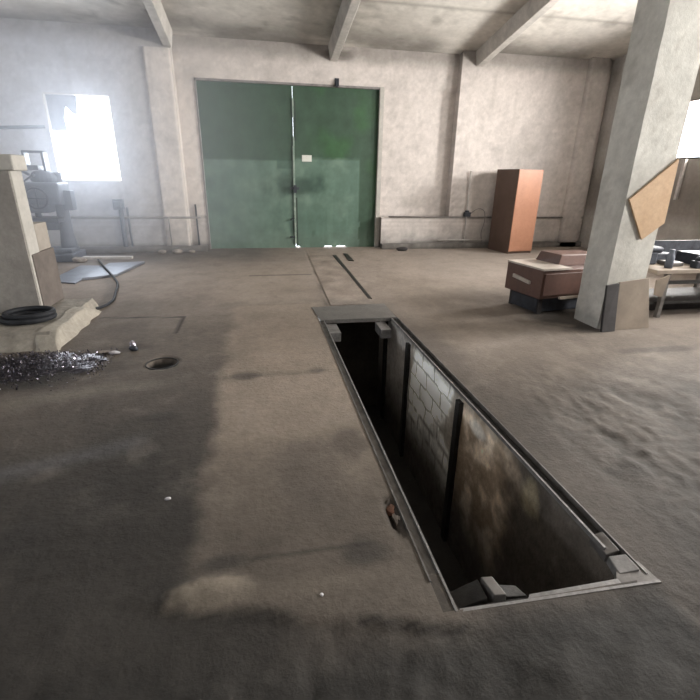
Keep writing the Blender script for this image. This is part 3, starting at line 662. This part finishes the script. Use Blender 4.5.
bm = B(); box(bm, .26,.42,-.1,.1,.9,1.25); mp('switch_box', bm, MACH, bevel=.01)
bm = B(); tube(bm, lines([(-.25,.05,1.5),(-.5,.1,1.62),(-.7,.15,1.55),(-.85,.3,1.56)],.06), .025); mp('conduit', bm, MACHD)

# ------------------------------------------------------------------ pipes and cables on the back wall
def pipe(nm, pts, r, m, lab, cat='pipe', group=None):
    bm = B(); tube(bm, pts, r); return tag(obj(nm, bm, m, smooth=True), lab, cat, group)
pipe('wall_pipe', [(-4.6,WY-.06,.70),(-3.,WY-.065,.705),(-1.2,WY-.065,.70)], .022, PIPE, 'thin grimy pipe along the wall left of the green door')
pipe('wall_pipe', [(2.9,WY-.03,.715),(4.6,WY-.03,.705),(7.3,WY-.05,.70)], .016, PIPE, 'thin pipe along the wall behind the wardrobe')
pipe('wall_pipe', [(-4.7,WY-.05,2.3),(-3.85,WY-.05,2.34)], .03, MACHD, 'short dark pipe on the wall left of the bright window')
pipe('wall_pipe', [(-2.76,WY-.07,.1),(-2.74,WY-.07,1.05)], .045, MACH, 'thick grey upright pipe stub below the bright window')
pipe('wall_pipe', [(-2.63,WY-.06,.1),(-2.63,WY-.06,.9)], .022, MACH, 'thin grey upright pipe right of the thick stub')
pipe('wall_pipe', [(-1.84,WY-.09,.1),(-1.84,WY-.09,.66),(-1.87,WY-.09,.72)], .014, PIPE, 'thin upright pipe on the pilaster left of the green door')
pipe('wall_pipe', [(-1.32,BAY-.04,.1),(-1.32,BAY-.04,.95)], .018, MACHD, 'dark upright rod in the corner beside the left door leaf')
bm = B(); box(bm, -2.86,-2.68,WY-.16,WY-.02,.86,1.06); box(bm, -2.84,-2.7,WY-.19,WY-.15,.9,1.02); tag(obj('switch_box', bm, MACH, bevel=.01), 'small grey switch box on the wall below the bright window', 'switch box')
st = thing('riser_pipe', 'thin pale riser pipe with valve on the wall left of the wardrobe', 'pipe', (4.78,WY-.05,0))
bm = B(); tube(bm, [(.0,0,.0),(0,0,1.72)], .017); obj('riser', bm, PIPEL, st, smooth=True)
bm = B(); box(bm, -.07,.09,-.04,.03,.72,.82); lathe(bm, [(.05,.82),(.05,.86)], (0,-.01,0), 12); obj('valve', bm, MACHD, st, bevel=.01)
pipe('wall_cable', lines([(4.86,WY-.05,.78),(5.05,WY-.06,.9),(5.22,WY-.05,.84),(5.25,WY-.05,.6),(5.2,WY-.05,.35),(5.24,WY-.05,.15)],.06), .009, PIPE, 'thin grey cable looping from the valve down the wall', 'cable')
pipe('wall_pipe', [(4.1,WY-.1,.2),(5.2,WY-.1,.19)], .018, PIPEL, 'short pale pipe near the floor left of the wardrobe')
for x, y, s, lab in ((-2.02,10.12,.07,'pale rubble lump at the foot of the left pilaster'),(-1.72,10.14,.08,'long rubble lump right of the smaller one at the pilaster'),(-1.42,10.16,.055,'small grey rubble lump beside the left door leaf'),(-3.3,9.2,.1,'flat pale rubble piece near the drilling machine')):
    pebble(x, y, s, RUBBLE, lab, 'rubble', (1.3,.8,.6), 'rubble_lump')
pebble(3.15,10.05,.09,DARKB,'dark dirt lump at the foot of the wall right of the green door','rubble',(1.5,.8,.6),'rubble_lump')

# ------------------------------------------------------------------ wardrobe and low cabinet
wd = thing('wardrobe', 'tall orange brown wardrobe standing against the back wall', 'wardrobe', (5.42,9.42,0), math.radians(8))
bm = B(); box(bm, 0,.02,0,.75,.0,1.76); obj('side_panel', bm, WOODS, wd)['label'] = 'dark brown side panel'
bm = B(); box(bm, .60,.62,0,.75,.0,1.76); obj('side_panel', bm, WOODS, wd)
bm = B(); box(bm, .02,.6,.0,.75,1.73,1.76); obj('top_panel', bm, WOODS, wd)
bm = B(); box(bm, .02,.6,.73,.75,0,1.73); obj('back_panel', bm, WOODS, wd)
bm = B(); box(bm, .002,.618,-.018,0,.05,1.755); dr = obj('door', bm, WOODO, wd, bevel=.003); dr['label'] = 'orange veneered door'
bm = B(); box(bm, .02,.6,.02,.05,.0,.05); obj('plinth', bm, WOODS, wd)

bn = thing('low_cabinet', 'low brown veneered cabinet with pale top left of the right column', 'cabinet', (3.31,4.88,0), math.radians(9))
def bp(nm, bm, m, lab=None, parent=bn, **k):
    o = obj(nm, bm, m, parent, **k)
    if lab: o['label'] = lab
    return o
bm = B(); box(bm, .0,.95,.0,.66,.21,.56); bp('carcass', bm, WOODB, bevel=.006)
bm = B(); box(bm, -.01,.42,-.02,.66,.56,.582); bp('top_board', bm, WOODT, 'pale top board')
bm = B(); hexa(bm, [(.40,.2,.56),(1.1,.2,.56),(1.1,.6,.56),(.38,.6,.56),(.44,.21,.70),(1.1,.21,.685),(1.1,.58,.685),(.44,.58,.70)]); bp('raised_back', bm, WOODB, 'raised brown block at the rear', bevel=.006)
bm = B(); box(bm, .03,.9,-.02,0,.25,.52); fd = bp('drawer', bm, WOODB, bevel=.004)
bm = B(); hexa(bm, [(-.03,.18,.36),(-.03,.5,.39),(.0,.5,.39),(.0,.18,.36),(-.03,.18,.40),(-.03,.5,.435),(.0,.5,.435),(.0,.18,.40)]); bp('handle', bm, WOODT, 'pale handle strip', bevel=.004)
bm = B(); box(bm, .3,.98,-.03,.0,.195,.225); bp('lower_rail', bm, TANB)
for x in (.06,.86):
    for y in (.06,.56):
        bm = B(); box(bm, x,x+.06,y,y+.05,0,.21); bp('leg', bm, DARKB)
bm = B(); box(bm, .05,.9,.08,.56,.02,.19); bp('lower_box', bm, MACHD)

# ------------------------------------------------------------------ workbench at the far right, half behind the column
wb = thing('workbench', 'cluttered grey steel workbench behind the right column', 'workbench', (4.72,4.6,0))
def wp(nm, bm, m, parent=wb, **k): return obj(nm, bm, m, parent, **k)
bm = B(); box(bm, -.12,1.4,-.02,.75,.55,.60); wp('tabletop', bm, TANB, bevel=.006)
bm = B(); box(bm, -.12,1.4,.72,.75,.6,.84); wp('back_board', bm, MACHD)
for x, y in ((.06,.0),(1.3,.0),(-.08,.68),(1.3,.68)):
    bm = B(); box(bm, x,x+.05,y,y+.05,0,.55); wp('leg', bm, STEEL)
bm = B(); box(bm, -.1,1.36,.05,.7,.16,.19); wp('lower_shelf', bm, STEELD)
bm = B(); box(bm, .1,1.3,.0,.03,.42,.46); wp('crossbar', bm, STEELD)
bm = B(); box(bm, -.3,1.2,.3,.5,0,.11); box(bm, -.3,.1,.3,.5,.11,.14); tag(obj('timber_block', bm, DARKB, bevel=.01), 'long dark timber on the floor under the workbench', 'timber'); bpy.context.scene.collection.objects[-1].location = (4.72,4.6,0)
def onb(nm, bm, m, lab, cat, **k):
    bmesh.ops.translate(bm, verts=bm.verts[:], vec=Vector((4.72,4.6,.602))); return tag(obj(nm, bm, m, **k), lab, cat)
bm = B(); box(bm, -.1,.16,.3,.6,.0,.16); box(bm, -.05,.2,.28,.5,.16,.22); onb('motor_housing', bm, MACHD, 'dark motor housing on the workbench against the right column', 'motor', bevel=.02)
for (bx0,bx1,by0,by1,h,rz,lab) in ((.44,.60,.0,.1,.09,.3,'dark machine part lying before the vise on the workbench'),(.22,.5,.42,.62,.12,-.2,'dark gearbox casing behind the tray on the workbench')):
    bm = B(); box(bm, bx0,bx1,by0,by1,0,h); lathe(bm, [(.05,h),(.05,h+.03),(.03,h+.05)], ((bx0+bx1)/2,(by0+by1)/2,0), 14); onb('machine_part', bm, MACHD, lab, 'machine part', bevel=.012)
bm = B(); lathe(bm, [(.045,0),(.045,.13),(.03,.16),(.025,.2),(.03,.22)], (.14,.1,.0)); onb('bottle', bm, MACH, 'small dark bottle standing at the front edge of the workbench', 'bottle', smooth=True)
bm = B(); box(bm, .24,.42,.16,.38,.0,.05); onb('parts_tray', bm, STEEL, 'grey metal tray right of the bottle on the workbench', 'tray', bevel=.01)
bm = B(); box(bm, .62,.95,.2,.5,0,.14); box(bm, .64,.8,.12,.2,.03,.1); tube(bm, [(.72,.04,.06),(.72,.2,.06)], .02); onb('bench_vise', bm, MACHD, 'dark bench vise on the workbench at the edge of the photo', 'vise', bevel=.012)
bm = B(); hexa(bm, [(-.09,-.04,-.3),(.0,-.06,-.32),(.0,-.03,-.32),(-.09,-.02,-.3),(-.1,-.03,-.12),(.05,-.05,-.06),(.05,-.02,-.06),(-.1,-.01,-.12)]); onb('hanging_board', bm, TANB, 'tan board hung on the left front corner of the workbench', 'board')
bm = B(); box(bm, 7.82,7.87,7.80,7.85,1.25,1.97); tag(obj('wall_duct', bm, PIPEL), 'pale upright duct on the wall below the right window', 'duct')

# ------------------------------------------------------------------ haze of dust before the bright window
hz = bpy.data.materials.new('DustHaze'); hz.use_nodes = True
nt = hz.node_tree; nt.nodes.clear()
out = nt.nodes.new('ShaderNodeOutputMaterial'); vs_ = nt.nodes.new('ShaderNodeVolumeScatter')
vs_.inputs['Color'].default_value = (.84,.89,1.,1); vs_.inputs['Anisotropy'].default_value = .2
geo = nt.nodes.new('ShaderNodeNewGeometry'); sub = nt.nodes.new('ShaderNodeVectorMath'); sub.operation = 'DISTANCE'
sub.inputs[1].default_value = (-3.3, 9.8, 2.0); nt.links.new(geo.outputs['Position'], sub.inputs[0])
mr = nt.nodes.new('ShaderNodeMapRange'); mr.interpolation_type = 'SMOOTHSTEP'
mr.inputs[1].default_value = .3; mr.inputs[2].default_value = 5.0; mr.inputs[3].default_value = .17; mr.inputs[4].default_value = .0
nt.links.new(sub.outputs['Value'], mr.inputs[0]); nt.links.new(mr.outputs[0], vs_.inputs['Density']); nt.links.new(vs_.outputs[0], out.inputs['Volume'])
bm = B(); box(bm, -7.6,1.2,6.0,WY-.14,.25,3.72)
o = obj('haze', bm, hz); o['kind'] = 'stuff'; tag(o, 'pale bluish dust haze hanging in the hall before the bright window', 'haze')

# ------------------------------------------------------------------ light
w = bpy.data.worlds.new('World'); sc.world = w; w.use_nodes = True
bg = w.node_tree.nodes['Background']; bg.inputs[0].default_value = (.86,.93,1.,1); bg.inputs[1].default_value = 7.5
def area(nm, loc, rot, sx, sy, power, col):
    l = bpy.data.lights.new(nm, 'AREA'); l.shape = 'RECTANGLE'; l.size = sx; l.size_y = sy; l.energy = power; l.color = col
    o = bpy.data.objects.new(nm, l); C.objects.link(o); o.location = loc; o.rotation_euler = rot; return o
area('back_window_light', ((WX0+WX1)/2, WY+.5, 2.15), (-PI/2, 0, 0), 1.1, 1.5, 140, (.8,.88,1.))
for i, (a, b) in enumerate(RWIN):
    area('right_window_light', (8.35,(a+b)/2,2.48), (0, PI/2, 0), .95, b-a, (540,800,620,160)[i], (1.,.965,.92))
for a, b in LFILL:
    area('left_fill_light', (-9.4,(a+b)/2,2.48), (0,-PI/2,0), 0.95, b-a, 110, (.86,.92,1.))  # fill added outside the unseen left wall openings

# ------------------------------------------------------------------ camera
p, yaw, roll = math.radians(21.1), math.radians(11.2), math.radians(1.0)
fwd = Vector((math.sin(yaw)*math.cos(p), math.cos(yaw)*math.cos(p), -math.sin(p)))
rt = Vector((math.cos(yaw), -math.sin(yaw), 0)); up = rt.cross(fwd)
r2 = math.cos(roll)*rt + math.sin(roll)*up; u2 = -math.sin(roll)*rt + math.cos(roll)*up
cam = bpy.data.cameras.new('Camera'); co = bpy.data.objects.new('Camera', cam); C.objects.link(co)
co.matrix_world = Matrix(((r2.x,u2.x,-fwd.x,0),(r2.y,u2.y,-fwd.y,0),(r2.z,u2.z,-fwd.z,1.6),(0,0,0,1)))
cam.sensor_width = 36; cam.lens = 455/700*36; cam.clip_start = .05
sc.camera = co
sc.view_settings.view_transform = 'Standard'
sc.view_settings.exposure = 0.
sc.cycles.max_bounces = 10; sc.cycles.diffuse_bounces = 6; sc.cycles.volume_bounces = 1
sc.cycles.use_denoising = True
sc.cycles.sample_clamp_indirect = 6.
